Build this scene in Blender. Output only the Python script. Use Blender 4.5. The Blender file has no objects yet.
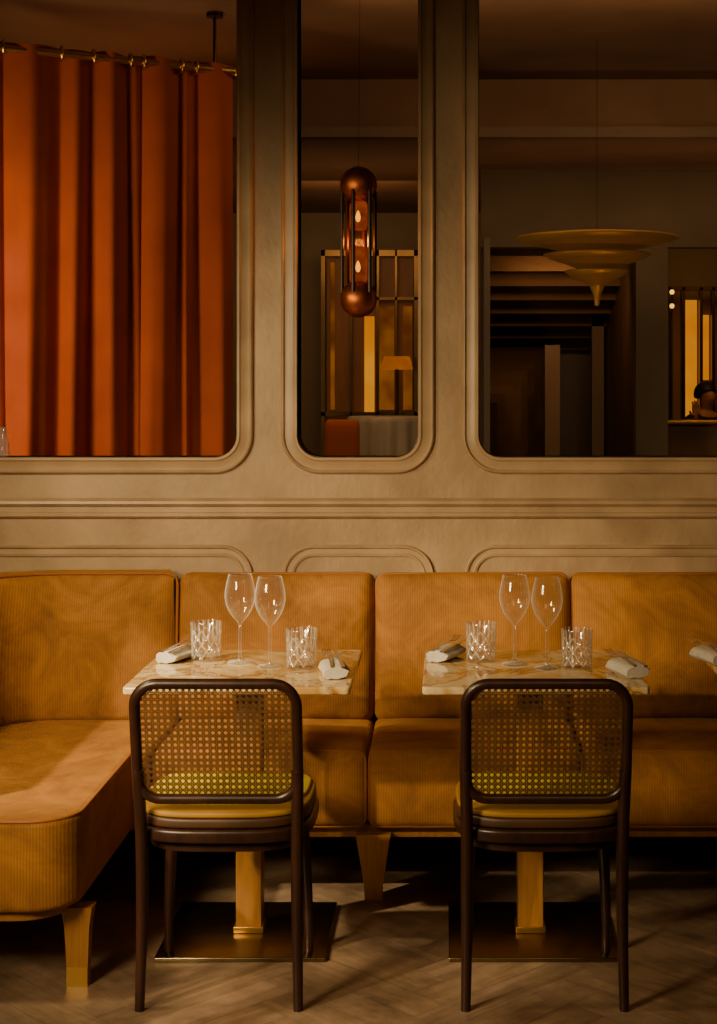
import bpy, bmesh, math, random
from mathutils import Vector, Matrix
random.seed(7)
S=bpy.context.scene
COL=S.collection
F=1558.0; CZ=1.53
def P(x,y,d):  # photo measurement -> metres at a depth
    return ((x-445)*d/F, CZ-(y-391)*d/F)

# ------------------------------------------------------------ materials
def mat(name,col,rough=.5,metal=0,col2=None,scale=8,bump=0,bscale=60,sheen=0,stretch=(1,1,1),coat=0,emis=None,estr=0,spec=.5,det=4):
    m=bpy.data.materials.new(name); m.use_nodes=True
    nt=m.node_tree; b=nt.nodes['Principled BSDF']
    b.inputs['Base Color'].default_value=(*col,1); b.inputs['Roughness'].default_value=rough
    b.inputs['Metallic'].default_value=metal; b.inputs['Specular IOR Level'].default_value=spec
    if sheen:
        b.inputs['Sheen Weight'].default_value=sheen; b.inputs['Sheen Roughness'].default_value=.4
        b.inputs['Sheen Tint'].default_value=(1,.48,.10,1)
    if coat: b.inputs['Coat Weight'].default_value=coat
    if emis:
        b.inputs['Emission Color'].default_value=(*emis,1); b.inputs['Emission Strength'].default_value=estr
    if col2 or bump:
        tc=nt.nodes.new('ShaderNodeNewGeometry'); mp=nt.nodes.new('ShaderNodeMapping')
        mp.inputs['Scale'].default_value=stretch
        nt.links.new(tc.outputs['Position'],mp.inputs['Vector'])
    if col2:
        n=nt.nodes.new('ShaderNodeTexNoise'); n.inputs['Scale'].default_value=scale; n.inputs['Detail'].default_value=det
        nt.links.new(mp.outputs[0],n.inputs['Vector'])
        r=nt.nodes.new('ShaderNodeValToRGB'); r.color_ramp.elements[0].position=.3; r.color_ramp.elements[1].position=.7
        r.color_ramp.elements[0].color=(*col,1); r.color_ramp.elements[1].color=(*col2,1)
        nt.links.new(n.outputs['Fac'],r.inputs['Fac']); nt.links.new(r.outputs['Color'],b.inputs['Base Color'])
    if bump:
        n2=nt.nodes.new('ShaderNodeTexNoise'); n2.inputs['Scale'].default_value=bscale; n2.inputs['Detail'].default_value=5
        nt.links.new(mp.outputs[0],n2.inputs['Vector'])
        bp=nt.nodes.new('ShaderNodeBump'); bp.inputs['Strength'].default_value=bump; bp.inputs['Distance'].default_value=.004
        nt.links.new(n2.outputs['Fac'],bp.inputs['Height']); nt.links.new(bp.outputs['Normal'],b.inputs['Normal'])
    return m

M_wall=mat('plaster_taupe',(.245,.158,.080),.48,col2=(.45,.305,.172),scale=3.5,bump=.5,bscale=40,stretch=(1,1,.75),det=14)
M_trim=mat('plaster_trim',(.29,.19,.10),.40,col2=(.43,.29,.165),scale=6,bump=.15,bscale=70,det=12)
M_ceil=mat('ceiling_plaster',(.16,.082,.036),.8,col2=(.20,.105,.05),scale=3)
M_back=mat('rear_wall_paint',(.16,.112,.06),.7,col2=(.20,.145,.08),scale=2)
M_litedge=mat('rear_lit_edge',(.24,.18,.11),.6)  # pale colour standing in for light on an edge
M_beam=mat('beam_paint',(.17,.105,.055),.7,col2=(.20,.125,.065),scale=3)
M_dark=mat('dark_wood_panel',(.060,.030,.013),.5,col2=(.105,.053,.022),scale=6,stretch=(1,1,.2))
M_slat=mat('passage_slats',(.085,.042,.017),.8,col2=(.13,.068,.027),scale=5,stretch=(.3,1,1),spec=.2)
M_pass=mat('passage_timber_streak',(.12,.065,.024),.55,col2=(.17,.09,.034),scale=6,stretch=(1,1,.2))
M_walnut=mat('dark_walnut',(.018,.0068,.0038),.34,col2=(.036,.0125,.0065),scale=14,stretch=(3,3,.5),spec=.45)
M_gwood=mat('honey_oak',(.26,.11,.022),.40,col2=(.36,.165,.036),scale=20,stretch=(4,4,.4))
M_gleg=mat('honey_oak_brightened',(.46,.22,.045),.35,col2=(.60,.31,.07),scale=20,stretch=(4,4,.4))  # honey oak painted brighter to offset the shade on these legs
M_cane=mat('woven_cane',(.070,.031,.009),.5,col2=(.115,.053,.016),scale=30)
M_brass=mat('aged_brass',(.62,.36,.09),.34,1,col2=(.75,.46,.13),scale=9)
M_bronze=mat('dark_bronze',(.07,.045,.02),.28,1,col2=(.10,.065,.03),scale=5)
M_plate=mat('base_bronze',(.20,.15,.075),.26,1,col2=(.26,.20,.10),scale=5)
M_copper=mat('copper',(.60,.17,.04),.45,1,col2=(.34,.09,.025),scale=30)
M_olive=mat('olive_velvet',(.42,.33,.012),.8,col2=(.55,.44,.02),scale=20,sheen=.2)
M_mustard=mat('mustard_edge',(.30,.15,.014),.7)
M_napkin=mat('linen',(.38,.335,.275),.85,col2=(.46,.41,.34),scale=60,bump=.15,bscale=300)
M_steel=mat('cutlery_steel',(.75,.68,.58),.22,1)
M_pipe=mat('piping_cord',(.26,.085,.012),.7)
M_lampgold=mat('lamp_gold',(.36,.18,.04),.45,.5,col2=(.43,.23,.058),scale=6,emis=(1,.42,.10),estr=.02)  # faint emission stands in for light on the dish undersides
M_cable=mat('black_cable',(.01,.008,.006),.9,spec=.05)
M_skin=mat('skin',(.45,.22,.13),.5)
M_suit=mat('dark_cloth',(.012,.011,.012),.8)
M_hair=mat('dark_hair',(.015,.009,.006),.6)
M_bar=mat('bar_front',(.22,.12,.045),.5,col2=(.30,.17,.06),scale=5)
M_greypanel=mat('table_linen',(.28,.23,.15),.5,col2=(.34,.28,.19),scale=4,emis=(1,.65,.3),estr=.015)  # faint emission makes the linen look lit
M_brasscloth=mat('pad_border_leather',(.040,.016,.005),.5,col2=(.065,.026,.007),scale=10)

def emit(name,c,s,c2=None,sc=3):
    m=bpy.data.materials.new(name); m.use_nodes=True; nt=m.node_tree
    nt.nodes.remove(nt.nodes['Principled BSDF']); e=nt.nodes.new('ShaderNodeEmission')
    e.inputs[0].default_value=(*c,1); e.inputs[1].default_value=s
    if c2:
        g=nt.nodes.new('ShaderNodeNewGeometry'); n=nt.nodes.new('ShaderNodeTexNoise'); n.inputs['Scale'].default_value=sc
        nt.links.new(g.outputs['Position'],n.inputs['Vector']); r=nt.nodes.new('ShaderNodeValToRGB')
        r.color_ramp.elements[0].position=.35; r.color_ramp.elements[1].position=.65
        r.color_ramp.elements[0].color=(*c,1); r.color_ramp.elements[1].color=(*c2,1)
        nt.links.new(n.outputs['Fac'],r.inputs[0]); nt.links.new(r.outputs[0],e.inputs[0])
    nt.links.new(e.outputs[0],nt.nodes['Material Output'].inputs[0]); return m
M_glow=emit('amber_window_glow',(1,.37,.008),.70,(.85,.23,.0),2)
M_bulb=emit('bulb_glow',(1,.52,.06),2.0)
M_tubeglow=emit('amber_tube_glow',(.9,.22,.0),.30,(.5,.08,.0),30)
M_shadeglow=emit('shade_glow',(1,.28,.005),.42,(.7,.16,.0),6)
M_dimglow=emit('dim_glow',(.60,.17,.004),.40,(.22,.05,.002),4)

def glassmat(name,edge=.75,tint=(1,.97,.93),rough=.02,base=.06,white=0,ewhite=0,pw=3):
    """thin glass: clear face-on, reflective toward the rim, with white painted in as edge highlights"""
    m=bpy.data.materials.new(name); m.use_nodes=True; nt=m.node_tree
    nt.nodes.remove(nt.nodes['Principled BSDF'])
    t=nt.nodes.new('ShaderNodeBsdfTransparent'); t.inputs[0].default_value=(*tint,1)
    g=nt.nodes.new('ShaderNodeBsdfGlossy'); g.inputs['Roughness'].default_value=rough
    lw=nt.nodes.new('ShaderNodeLayerWeight'); lw.inputs['Blend'].default_value=.5
    def ma(mul,add,power):
        p=nt.nodes.new('ShaderNodeMath'); p.operation='POWER'; p.inputs[1].default_value=power; nt.links.new(lw.outputs['Facing'],p.inputs[0])
        q=nt.nodes.new('ShaderNodeMath'); q.operation='MULTIPLY_ADD'; q.use_clamp=True; q.inputs[1].default_value=mul; q.inputs[2].default_value=add; nt.links.new(p.outputs[0],q.inputs[0]); return q
    mx=nt.nodes.new('ShaderNodeMixShader'); nt.links.new(ma(edge,base,3).outputs[0],mx.inputs[0]); nt.links.new(t.outputs[0],mx.inputs[1]); nt.links.new(g.outputs[0],mx.inputs[2])
    last=mx
    if white or ewhite:
        d=nt.nodes.new('ShaderNodeBsdfTranslucent'); d.inputs[0].default_value=(.95,.9,.82,1)
        d2=nt.nodes.new('ShaderNodeBsdfDiffuse'); d2.inputs[0].default_value=(.95,.9,.82,1)
        a=nt.nodes.new('ShaderNodeMixShader'); nt.links.new(d.outputs[0],a.inputs[1]); nt.links.new(d2.outputs[0],a.inputs[2])
        mx2=nt.nodes.new('ShaderNodeMixShader'); nt.links.new(ma(ewhite,white,pw).outputs[0],mx2.inputs[0])  # diffuse white painted on grazing edges as bright reflections
        nt.links.new(mx.outputs[0],mx2.inputs[1]); nt.links.new(a.outputs[0],mx2.inputs[2]); last=mx2
    nt.links.new(last.outputs[0],nt.nodes['Material Output'].inputs[0])
    return m
M_glass=glassmat('clear_glass',.8,rough=.04,base=.10,white=.025,ewhite=.95,pw=3.2)
M_crystal=glassmat('cut_crystal',.8,rough=.05,base=.14,white=.015,ewhite=.30,pw=3)
M_cut=glassmat('cut_facets',.6,rough=.12,base=.25,white=.36,ewhite=.3,pw=2)  # cut lines whitened in the colour as crystal glints
M_amber=glassmat('amber_glass',.15,(1,.62,.3),.2,.01)
M_bottle=glassmat('vase_glass',.7,white=.25,ewhite=.5)

def corduroy(name,crease):
    m=mat(name,(.165,.060,.0060),.85,col2=(.40,.165,.020),scale=4.5,sheen=.20,det=10)
    nt=m.node_tree; b=nt.nodes['Principled BSDF']; ramp=[n for n in nt.nodes if n.type=='VALTORGB'][0]
    ns=[n for n in nt.nodes if n.type=='TEX_NOISE'][0]; ns.inputs['Distortion'].default_value=1.1; ns.inputs['Roughness'].default_value=.68
    g=nt.nodes.new('ShaderNodeNewGeometry'); sx=nt.nodes.new('ShaderNodeSeparateXYZ'); nt.links.new(g.outputs['Position'],sx.inputs[0])
    def mth(op,a,bv):
        n=nt.nodes.new('ShaderNodeMath'); n.operation=op
        if isinstance(a,float): n.inputs[0].default_value=a
        else: nt.links.new(a,n.inputs[0])
        if isinstance(bv,(int,float)): n.inputs[1].default_value=bv
        elif bv is not None: nt.links.new(bv,n.inputs[1])
        return n.outputs[0]
    wn=nt.nodes.new('ShaderNodeTexNoise'); wn.inputs['Scale'].default_value=9; nt.links.new(g.outputs['Position'],wn.inputs['Vector'])
    xx=mth('ADD',sx.outputs['X'],mth('MULTIPLY',wn.outputs['Fac'],.004))
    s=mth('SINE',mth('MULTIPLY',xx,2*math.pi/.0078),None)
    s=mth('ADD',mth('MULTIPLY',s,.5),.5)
    cn=nt.nodes.new('ShaderNodeTexNoise'); cn.inputs['Scale'].default_value=5; cn.inputs['Detail'].default_value=2; cn.inputs['Distortion'].default_value=.8
    nt.links.new(g.outputs['Position'],cn.inputs['Vector'])
    bp0=nt.nodes.new('ShaderNodeBump'); bp0.inputs['Strength'].default_value=crease; bp0.inputs['Distance'].default_value=.03
    nt.links.new(cn.outputs['Fac'],bp0.inputs['Height'])
    bp=nt.nodes.new('ShaderNodeBump'); bp.inputs['Strength'].default_value=.3; bp.inputs['Distance'].default_value=.0011
    nt.links.new(s,bp.inputs['Height']); nt.links.new(bp0.outputs[0],bp.inputs['Normal']); nt.links.new(bp.outputs[0],b.inputs['Normal'])
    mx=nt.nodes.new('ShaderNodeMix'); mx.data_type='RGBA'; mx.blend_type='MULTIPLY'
    k=mth('SUBTRACT',.34,mth('MULTIPLY',s,.34))  # rib valleys darkened in the colour as groove shade
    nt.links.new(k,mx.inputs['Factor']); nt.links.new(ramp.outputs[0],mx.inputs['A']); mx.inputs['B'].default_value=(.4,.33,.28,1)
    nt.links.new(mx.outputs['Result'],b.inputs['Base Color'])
    return m
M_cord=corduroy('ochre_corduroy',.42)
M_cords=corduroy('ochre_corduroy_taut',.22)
M_curt=mat('rust_velvet',(.34,.052,.005),.8,col2=(.44,.076,.008),scale=4,sheen=.15,bump=.1,bscale=200)

def onyx():
    m=bpy.data.materials.new('honey_onyx'); m.use_nodes=True; nt=m.node_tree; b=nt.nodes['Principled BSDF']
    g=nt.nodes.new('ShaderNodeNewGeometry'); n=nt.nodes.new('ShaderNodeTexNoise'); n.inputs['Scale'].default_value=2.6; n.inputs['Detail'].default_value=7; n.inputs['Distortion'].default_value=1.0; n.inputs['Roughness'].default_value=.55
    nt.links.new(g.outputs['Position'],n.inputs['Vector']); r=nt.nodes.new('ShaderNodeValToRGB'); cr=r.color_ramp
    cr.elements[0].position=.3; cr.elements[0].color=(.26,.125,.03,1); cr.elements[1].position=.75; cr.elements[1].color=(.46,.31,.13,1)
    for p,c in ((.40,(.46,.29,.11,1)),(.455,(.60,.47,.27,1)),(.485,(.52,.35,.14,1)),(.505,(.26,.11,.022,1)),(.53,(.54,.40,.20,1)),(.60,(.38,.20,.05,1))):
        e=cr.elements.new(p); e.color=c
    nt.links.new(n.outputs['Fac'],r.inputs[0]); nt.links.new(r.outputs[0],b.inputs['Base Color'])
    b.inputs['Roughness'].default_value=.08; b.inputs['Specular IOR Level'].default_value=.8; return m
M_onyx=onyx()

def floormat():
    m=bpy.data.materials.new('oak_parquet'); m.use_nodes=True; nt=m.node_tree; b=nt.nodes['Principled BSDF']
    a=nt.nodes.new('ShaderNodeVertexColor'); a.layer_name='plank'
    g=nt.nodes.new('ShaderNodeAttribute'); g.attribute_name='grain'
    n=nt.nodes.new('ShaderNodeTexNoise'); n.inputs['Scale'].default_value=5; n.inputs['Detail'].default_value=9; n.inputs['Distortion'].default_value=.5; n.inputs['Roughness'].default_value=.62
    nt.links.new(g.outputs['Vector'],n.inputs['Vector'])
    pg=nt.nodes.new('ShaderNodeNewGeometry'); n3=nt.nodes.new('ShaderNodeTexNoise'); n3.inputs['Scale'].default_value=4.5; n3.inputs['Detail'].default_value=10; n3.inputs['Roughness'].default_value=.68
    nt.links.new(pg.outputs['Position'],n3.inputs['Vector'])
    def ramp(src,c0,c1,p0=.32,p1=.68):
        r=nt.nodes.new('ShaderNodeValToRGB'); r.color_ramp.elements[0].position=p0; r.color_ramp.elements[1].position=p1
        r.color_ramp.elements[0].color=(*c0,1); r.color_ramp.elements[1].color=(*c1,1); nt.links.new(src,r.inputs[0]); return r.outputs[0]
    def mul(x,y):
        mx=nt.nodes.new('ShaderNodeMix'); mx.data_type='RGBA'; mx.blend_type='MULTIPLY'; mx.inputs['Factor'].default_value=1
        nt.links.new(x,mx.inputs['A']); nt.links.new(y,mx.inputs['B']); return mx.outputs['Result']
    c=mul(mul(a.outputs['Color'],ramp(n.outputs['Fac'],(.68,.65,.62),(1.15,1.12,1.08))),ramp(n3.outputs['Fac'],(.48,.46,.44),(1.35,1.30,1.25)))
    nt.links.new(c,b.inputs['Base Color']); b.inputs['Roughness'].default_value=.38
    bp=nt.nodes.new('ShaderNodeBump'); bp.inputs['Strength'].default_value=.2; bp.inputs['Distance'].default_value=.002
    nt.links.new(n.outputs['Fac'],bp.inputs['Height']); nt.links.new(bp.outputs[0],b.inputs['Normal'])
    return m
M_floor=floormat()

# ------------------------------------------------------------ mesh helpers
def obj(name,me,m=None,parent=None,loc=(0,0,0),rot=(0,0,0),smooth=True):
    o=bpy.data.objects.new(name,me); COL.objects.link(o)
    if m: me.materials.append(m)
    if parent: o.parent=parent
    o.location=loc; o.rotation_euler=rot
    if smooth:
        for p in me.polygons: p.use_smooth=True
        if smooth!='all':
            try: me.set_sharp_from_angle(angle=math.radians(40))
            except Exception: pass
    return o
def mk(name,v,f,m=None,parent=None,loc=(0,0,0),rot=(0,0,0),smooth=True):
    me=bpy.data.meshes.new(name); me.from_pydata([tuple(p) for p in v],[],f)
    bm=bmesh.new(); bm.from_mesh(me); bmesh.ops.recalc_face_normals(bm,faces=bm.faces); bm.to_mesh(me); bm.free()
    return obj(name,me,m,parent,loc,rot,smooth)
def empty(name,loc,rz=0):
    o=bpy.data.objects.new(name,None); COL.objects.link(o); o.location=loc; o.rotation_euler=(0,0,rz); o.empty_display_size=.1; return o
def tag(o,label,cat,group=None):
    o['label']=label; o['category']=cat
    if group: o['group']=group
    return o
def struct(o): o['kind']='structure'; return o
def boxdata(x0,x1,y0,y1,z0,z1,V,Fc):
    b=len(V)
    V+= [(x0,y0,z0),(x1,y0,z0),(x1,y1,z0),(x0,y1,z0),(x0,y0,z1),(x1,y0,z1),(x1,y1,z1),(x0,y1,z1)]
    Fc+=[tuple(b+i for i in f) for f in ((0,3,2,1),(4,5,6,7),(0,1,5,4),(1,2,6,5),(2,3,7,6),(3,0,4,7))]
def boxes(name,L,m,parent=None,loc=(0,0,0),bev=0,rot=(0,0,0)):
    me=bpy.data.meshes.new(name); V=[];Fc=[]
    for b in L: boxdata(*b,V,Fc)
    me.from_pydata(V,[],Fc)
    if bev:
        bm=bmesh.new(); bm.from_mesh(me)
        bmesh.ops.bevel(bm,geom=bm.edges[:],offset=bev,segments=3,profile=.5,affect='EDGES'); bm.to_mesh(me); bm.free()
    return obj(name,me,m,parent,loc,rot,smooth=bool(bev))
def tube_data(pts,rad,seg,closed,ref,fl,V,Fc):
    pts=[Vector(p) for p in pts]; n=len(pts); b=len(V); ref=Vector(ref)
    for i,p in enumerate(pts):
        if closed: t=pts[(i+1)%n]-pts[i-1]
        else: t=pts[min(i+1,n-1)]-pts[max(i-1,0)]
        t.normalize(); u=ref.cross(t)
        if u.length<1e-4: u=Vector((1,0,0)).cross(t)
        u.normalize(); w=t.cross(u)
        r=rad[i] if isinstance(rad,(list,tuple)) else rad
        for k in range(seg):
            a=2*math.pi*k/seg; V.append(p+u*(r*fl[0]*math.cos(a))+w*(r*fl[1]*math.sin(a)))
    for i in range(n if closed else n-1):
        j=(i+1)%n
        for k in range(seg):
            l=(k+1)%seg; Fc.append((b+i*seg+k,b+i*seg+l,b+j*seg+l,b+j*seg+k))
    if not closed:
        Fc.append(tuple(b+k for k in range(seg))); Fc.append(tuple(b+(n-1)*seg+k for k in range(seg)))
def tube(name,pts,rad,m,parent=None,seg=12,closed=False,ref=(0,1,0),fl=(1,1),loc=(0,0,0),rot=(0,0,0)):
    V=[];Fc=[]; tube_data(pts,rad,seg,closed,ref,fl,V,Fc); return mk(name,V,Fc,m,parent,loc,rot)
def lathe(name,prof,m,parent=None,seg=48,loc=(0,0,0),mod=None,smooth=True):
    V=[];Fc=[];n=len(prof)
    for i,(r,z) in enumerate(prof):
        for k in range(seg):
            a=2*math.pi*k/seg; rr_=mod(i,k,r,z) if mod else r
            V.append((rr_*math.cos(a),rr_*math.sin(a),z))
    for i in range(n-1):
        for k in range(seg):
            l=(k+1)%seg; Fc.append((i*seg+k,i*seg+l,(i+1)*seg+l,(i+1)*seg+k))
    me=bpy.data.meshes.new(name); me.from_pydata(V,[],Fc); bm=bmesh.new(); bm.from_mesh(me)
    bmesh.ops.remove_doubles(bm,verts=bm.verts,dist=1e-5); bmesh.ops.recalc_face_normals(bm,faces=bm.faces); bm.to_mesh(me); bm.free()
    return obj(name,me,m,parent,loc,smooth=smooth)
def rr(x0,x1,z0,z1,r,n=10):
    out=[]
    for cx,cz,a0 in ((x1-r,z1-r,0),(x0+r,z1-r,90),(x0+r,z0+r,180),(x1-r,z0+r,270)):
        for i in range(n+1):
            a=math.radians(a0+90*i/n); out.append((cx+r*math.cos(a),cz+r*math.sin(a)))
    return out
def rbox(name,w,d,h,r,m,parent=None,loc=(0,0,0),rot=(0,0,0),n=14,puff=0,puffz=0,sag=0):
    """rounded, puffed cushion"""
    bm=bmesh.new(); bmesh.ops.create_cube(bm,size=2)
    bmesh.ops.subdivide_edges(bm,edges=bm.edges[:],cuts=n,use_grid_fill=True)
    H=Vector((w/2,d/2,h/2)); I=H-Vector((r,r,r)); ph=random.random()*6
    for v in bm.verts:
        q=[]
        for k in range(3):
            t=v.co[k]; q.append((abs(t)**.6)*(1 if t>0 else -1)*H[k])
        p=Vector(q); c=Vector([max(-I[k],min(I[k],p[k])) for k in range(3)])
        dd=p-c
        if dd.length>1e-7: p=c+dd.normalized()*r
        fx=max(0,1-(p.x/H.x)**2); fz=max(0,1-(p.z/H.z)**2); fy=max(0,1-(p.y/H.y)**2)
        if p.y<0: p.y-=puff*(fx**.5)*(fz**.5)*(1+.12*math.sin(p.x*14+ph)*math.cos(p.z*11+ph))
        if p.z>0: p.z+=puffz*(fx**.5)*(fy**.5)+sag*math.sin(p.x*9+ph)*(1 if p.z>H.z*.8 else 0)
        v.co=p
    me=bpy.data.meshes.new(name); bm.to_mesh(me); bm.free()
    return obj(name,me,m,parent,loc,rot,smooth='all')
def slab(name,outline,z0,z1,r,m,parent=None,loc=(0,0,0),res=3):
    cu=bpy.data.curves.new(name,'CURVE'); cu.dimensions='2D'; cu.fill_mode='BOTH'
    s=cu.splines.new('POLY'); s.points.add(len(outline)-1)
    for i,p in enumerate(outline): s.points[i].co=(p[0],p[1],0,1)
    s.use_cyclic_u=True; h=(z1-z0)/2
    cu.extrude=h-r; cu.bevel_depth=r; cu.bevel_resolution=res; cu.offset=-r
    o=bpy.data.objects.new(name,cu); COL.objects.link(o); dg=bpy.context.evaluated_depsgraph_get()
    me=bpy.data.meshes.new_from_object(o.evaluated_get(dg)); bpy.data.objects.remove(o)
    me.transform(Matrix.Translation((0,0,(z0+z1)/2))); me.materials.clear(); me.name=name
    return obj(name,me,m,parent,loc)
def clone(root,loc,rz=None,**props):
    n=root.copy(); COL.objects.link(n); n.location=loc
    if rz is not None: n.rotation_euler=(0,0,rz)
    def rec(a,b):
        for c in a.children:
            k=c.copy(); COL.objects.link(k); k.parent=b; rec(c,k)
    rec(root,n)
    for k,v in props.items(): n[k]=v
    return n

# ------------------------------------------------------------ room shell
WY=5.3
s=F/WY
def wx(x): return (x-445)/s
def wz(y): return CZ-(y-391)/s
op=[(-1.62,wx(237)),(wx(298),wx(418)),(wx(479),1.32)]
ZB=wz(457); ZT=3.1; RI=.075
cu=bpy.data.curves.new('w','CURVE'); cu.dimensions='2D'; cu.fill_mode='BOTH'; cu.extrude=.06
def addsp(pts):
    sp=cu.splines.new('POLY'); sp.points.add(len(pts)-1)
    for i,p in enumerate(pts): sp.points[i].co=(p[0],p[1],0,1)
    sp.use_cyclic_u=True
addsp([(-1.75,0),(3.2,0),(3.2,3.33),(-1.75,3.33)])
for a,b in op: addsp(rr(a,b,ZB,ZT,RI))
addsp(rr(1.53,1.94,ZB,ZT,RI)); 
o=bpy.data.objects.new('w',cu); COL.objects.link(o); dg=bpy.context.evaluated_depsgraph_get()
me=bpy.data.meshes.new_from_object(o.evaluated_get(dg)); bpy.data.objects.remove(o)
me.transform(Matrix.Translation((0,WY+.06,0))@Matrix.Rotation(math.pi/2,4,'X'))
me.materials.clear()
struct(obj('wall_front',me,M_wall,smooth=False))

def mould(name,x0,x1,z0,z1,r,prof,m=M_trim):
    V=[];Fc=[];L=None
    for off,y in prof:
        pts=rr(x0-off,x1+off,z0-off,z1+off,r+off); L=len(pts)
        V+=[(p[0],WY+y,p[1]) for p in pts]
    for i in range(len(prof)-1):
        for k in range(L):
            l=(k+1)%L; Fc.append((i*L+k,i*L+l,(i+1)*L+l,(i+1)*L+k))
    return struct(mk(name,V,Fc,m))
prof=[(0,.12),(0,-.012),(.003,-.017),(.010,-.017),(.013,-.013),(.017,-.010),(.043,-.010),(.045,-.014),(.049,-.017),(.052,-.016),(.056,-.010),(.058,.002)]
for i,(a,b) in enumerate(op+[(1.53,1.94)]): mould('window_%d'%(i+1),a,b,ZB,ZT,RI,prof)  # mirror frames; each opening is a hole in place of mirror glass
prof2=[(-.040,.001),(-.038,-.006),(-.030,-.008),(-.026,-.004),(-.012,-.004),(-.009,-.011),(-.003,-.013),(0,-.010),(.001,.001)]
zt2=wz(545)
for i,(a,b) in enumerate([(-1.68,wx(253)),(wx(283),wx(434)),(wx(465),1.38)]):
    mould('trim_%d'%(i+1),a,b,.35,zt2,.105,prof2)
V=[];Fc=[]; pr=[(0,wz(498)),(-.008,wz(499)),(-.018,wz(501)),(-.020,wz(503.5)),(-.016,wz(505)),(-.007,wz(507)),(-.007,wz(512)),(-.014,wz(513)),(-.014,wz(516)),(-.007,wz(518)),(0,wz(519))]
for x in (-1.75,3.2): V+=[(x,WY+y,z) for y,z in pr]
n=len(pr)
for i in range(n-1): Fc.append((i,i+1,n+i+1,n+i))
struct(mk('trim_4',V,Fc,M_trim))

def build_floor():
    W=.11;nn=5;L=W*nn;me=bpy.data.meshes.new('floor');V=[];Fc=[];C=[];G=[];c45=math.sqrt(.5)
    V+=[(-3.2,-1.6,-.0015),(4.7,-1.6,-.0015),(4.7,13.4,-.0015),(-3.2,13.4,-.0015)];Fc.append((0,1,2,3));C.append((.12,.08,.05,1)); G+=[(0,0,0)]*4
    for k in range(-80,100):
        for mm in range(-14,14):
            for q in (0,1):
                if q==0: u0,u1,v0,v1=k*W+2*L*mm,k*W+2*L*mm+L,k*W,(k+1)*W
                else: u0=k*W+L+2*L*mm;u1=u0+W;v0=(k-nn+1)*W;v1=(k+1)*W
                cu_,cv=(u0+u1)/2,(v0+v1)/2; X=(cu_-cv)*c45; Y=(cu_+cv)*c45
                if not(-2.1<X<3.1 and 1.5<Y<6.2): continue
                g=.0005;b=len(V); rz=random.uniform(0,50)
                for (u,v) in ((u0+g,v0+g),(u1-g,v0+g),(u1-g,v1-g),(u0+g,v1-g)):
                    V.append(((u-v)*c45,(u+v)*c45,0))
                    G.append((u*.6,v*6,rz) if q==0 else (v*.6,u*6,rz))
                Fc.append((b,b+1,b+2,b+3)); t=random.uniform(.90,1.09); C.append((.25*t,.178*t,.120*t*random.uniform(.95,1.05),1))
    me.from_pydata(V,[],Fc); ca=me.color_attributes.new('plank','FLOAT_COLOR','CORNER')
    ga=me.attributes.new('grain','FLOAT_VECTOR','POINT')
    for i,gv in enumerate(G): ga.data[i].vector=gv
    for p in me.polygons:
        for li in p.loop_indices: ca.data[li].color=C[p.index]
    o=obj('floor',me,M_floor,smooth=False); return struct(o)
build_floor()
struct(boxes('ceiling',[(-3.2,4.7,-1.6,9,3.33,3.4),(-3.2,4.7,9.0,13.4,3.05,3.4)],M_ceil))
struct(boxes('wall_left',[(-1.87,-1.75,4.3,5.42,0,3.33),(-1.87,-1.75,-1.6,.9,0,3.33),(-1.87,-1.75,.9,4.3,0,.95),(-1.87,-1.75,.9,4.3,2.75,3.33)],M_wall))
struct(boxes('wall_right',[(3.2,3.3,-1.6,5.42,0,3.33)],M_dark))
struct(boxes('wall_back',[(-1.87,3.3,-1.6,-1.5,0,3.33)],M_dark))
struct(boxes('window_5',[(-1.84,-1.78,.9,4.3,.95,1.0),(-1.84,-1.78,.9,4.3,2.69,2.75),(-1.84,-1.78,.9,.96,.95,2.75),(-1.84,-1.78,4.25,4.3,.95,2.75),(-1.84,-1.78,2.5,2.55,.95,2.75)],M_dark))

# ------------------------------------------------------------ room built behind the openings in place of mirror reflections
struct(boxes('wall_side_beyond',[(-3.2,-3.1,5.42,13.4,0,3.33),(4.6,4.7,5.42,13.4,0,3.33)],M_back))
struct(boxes('wall_rear',[(-3.2,4.7,13.3,13.4,0,3.05)],M_back))
struct(boxes('trim_5',[(-3.1,4.6,8.96,9.04,2.99,3.05)],M_beam))
YP=10.5
def X_(x,d): return (x-445)*d/F
def Z_(y,d): return CZ-(y-391)*d/F
xa0,xa1=X_(490,YP),X_(636,YP); xb0,xb1=X_(668,YP),3.2; zh=Z_(247,YP)
struct(boxes('wall_partition',[(X_(481,YP),xb1+.6,YP,YP+.15,zh,3.05),(xa1,xb0,YP,YP+.15,0,zh),(xb1,xb1+.6,YP,YP+.15,0,zh)],M_back))
struct(boxes('trim_6',[(X_(484,YP),xa0,YP-.03,YP+.15,0,zh+.06)],M_litedge))  # strip added as a bright lit edge, painted in a lighter colour
struct(boxes('trim_7',[(X_(481,YP),3.8,YP-.05,YP,3.01,3.05)],M_beam))
L=[];L2=[]
for i in range(8):
    y=YP+.3+i*.32
    L.append((xa0-.02,xa0+.06+i*.07,y,y+.08,0,1.45+i*.06))
    L2.append((xa0,xa1,y,y+.05,zh-.03-i*.085,zh+.05))
struct(boxes('wall_passage',[(xa0-.06,xa0-.02,YP+.15,13.3,0,zh),(xa1+.0,xa1+.05,YP+.15,13.3,0,zh),(xa0,xa1,13.2,13.29,0,3.0)],M_dark))
struct(boxes('trim_9',L+L2,M_slat))
struct(boxes('trim_8',[(X_(545,11.6),X_(560,11.6),11.6,11.7,0,Z_(345,11.6)),(X_(592,12.4),X_(604,12.4),12.4,12.5,0,Z_(300,12.4))],M_pass))  # second box stands in for a pale reflection streak under the pendant

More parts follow.
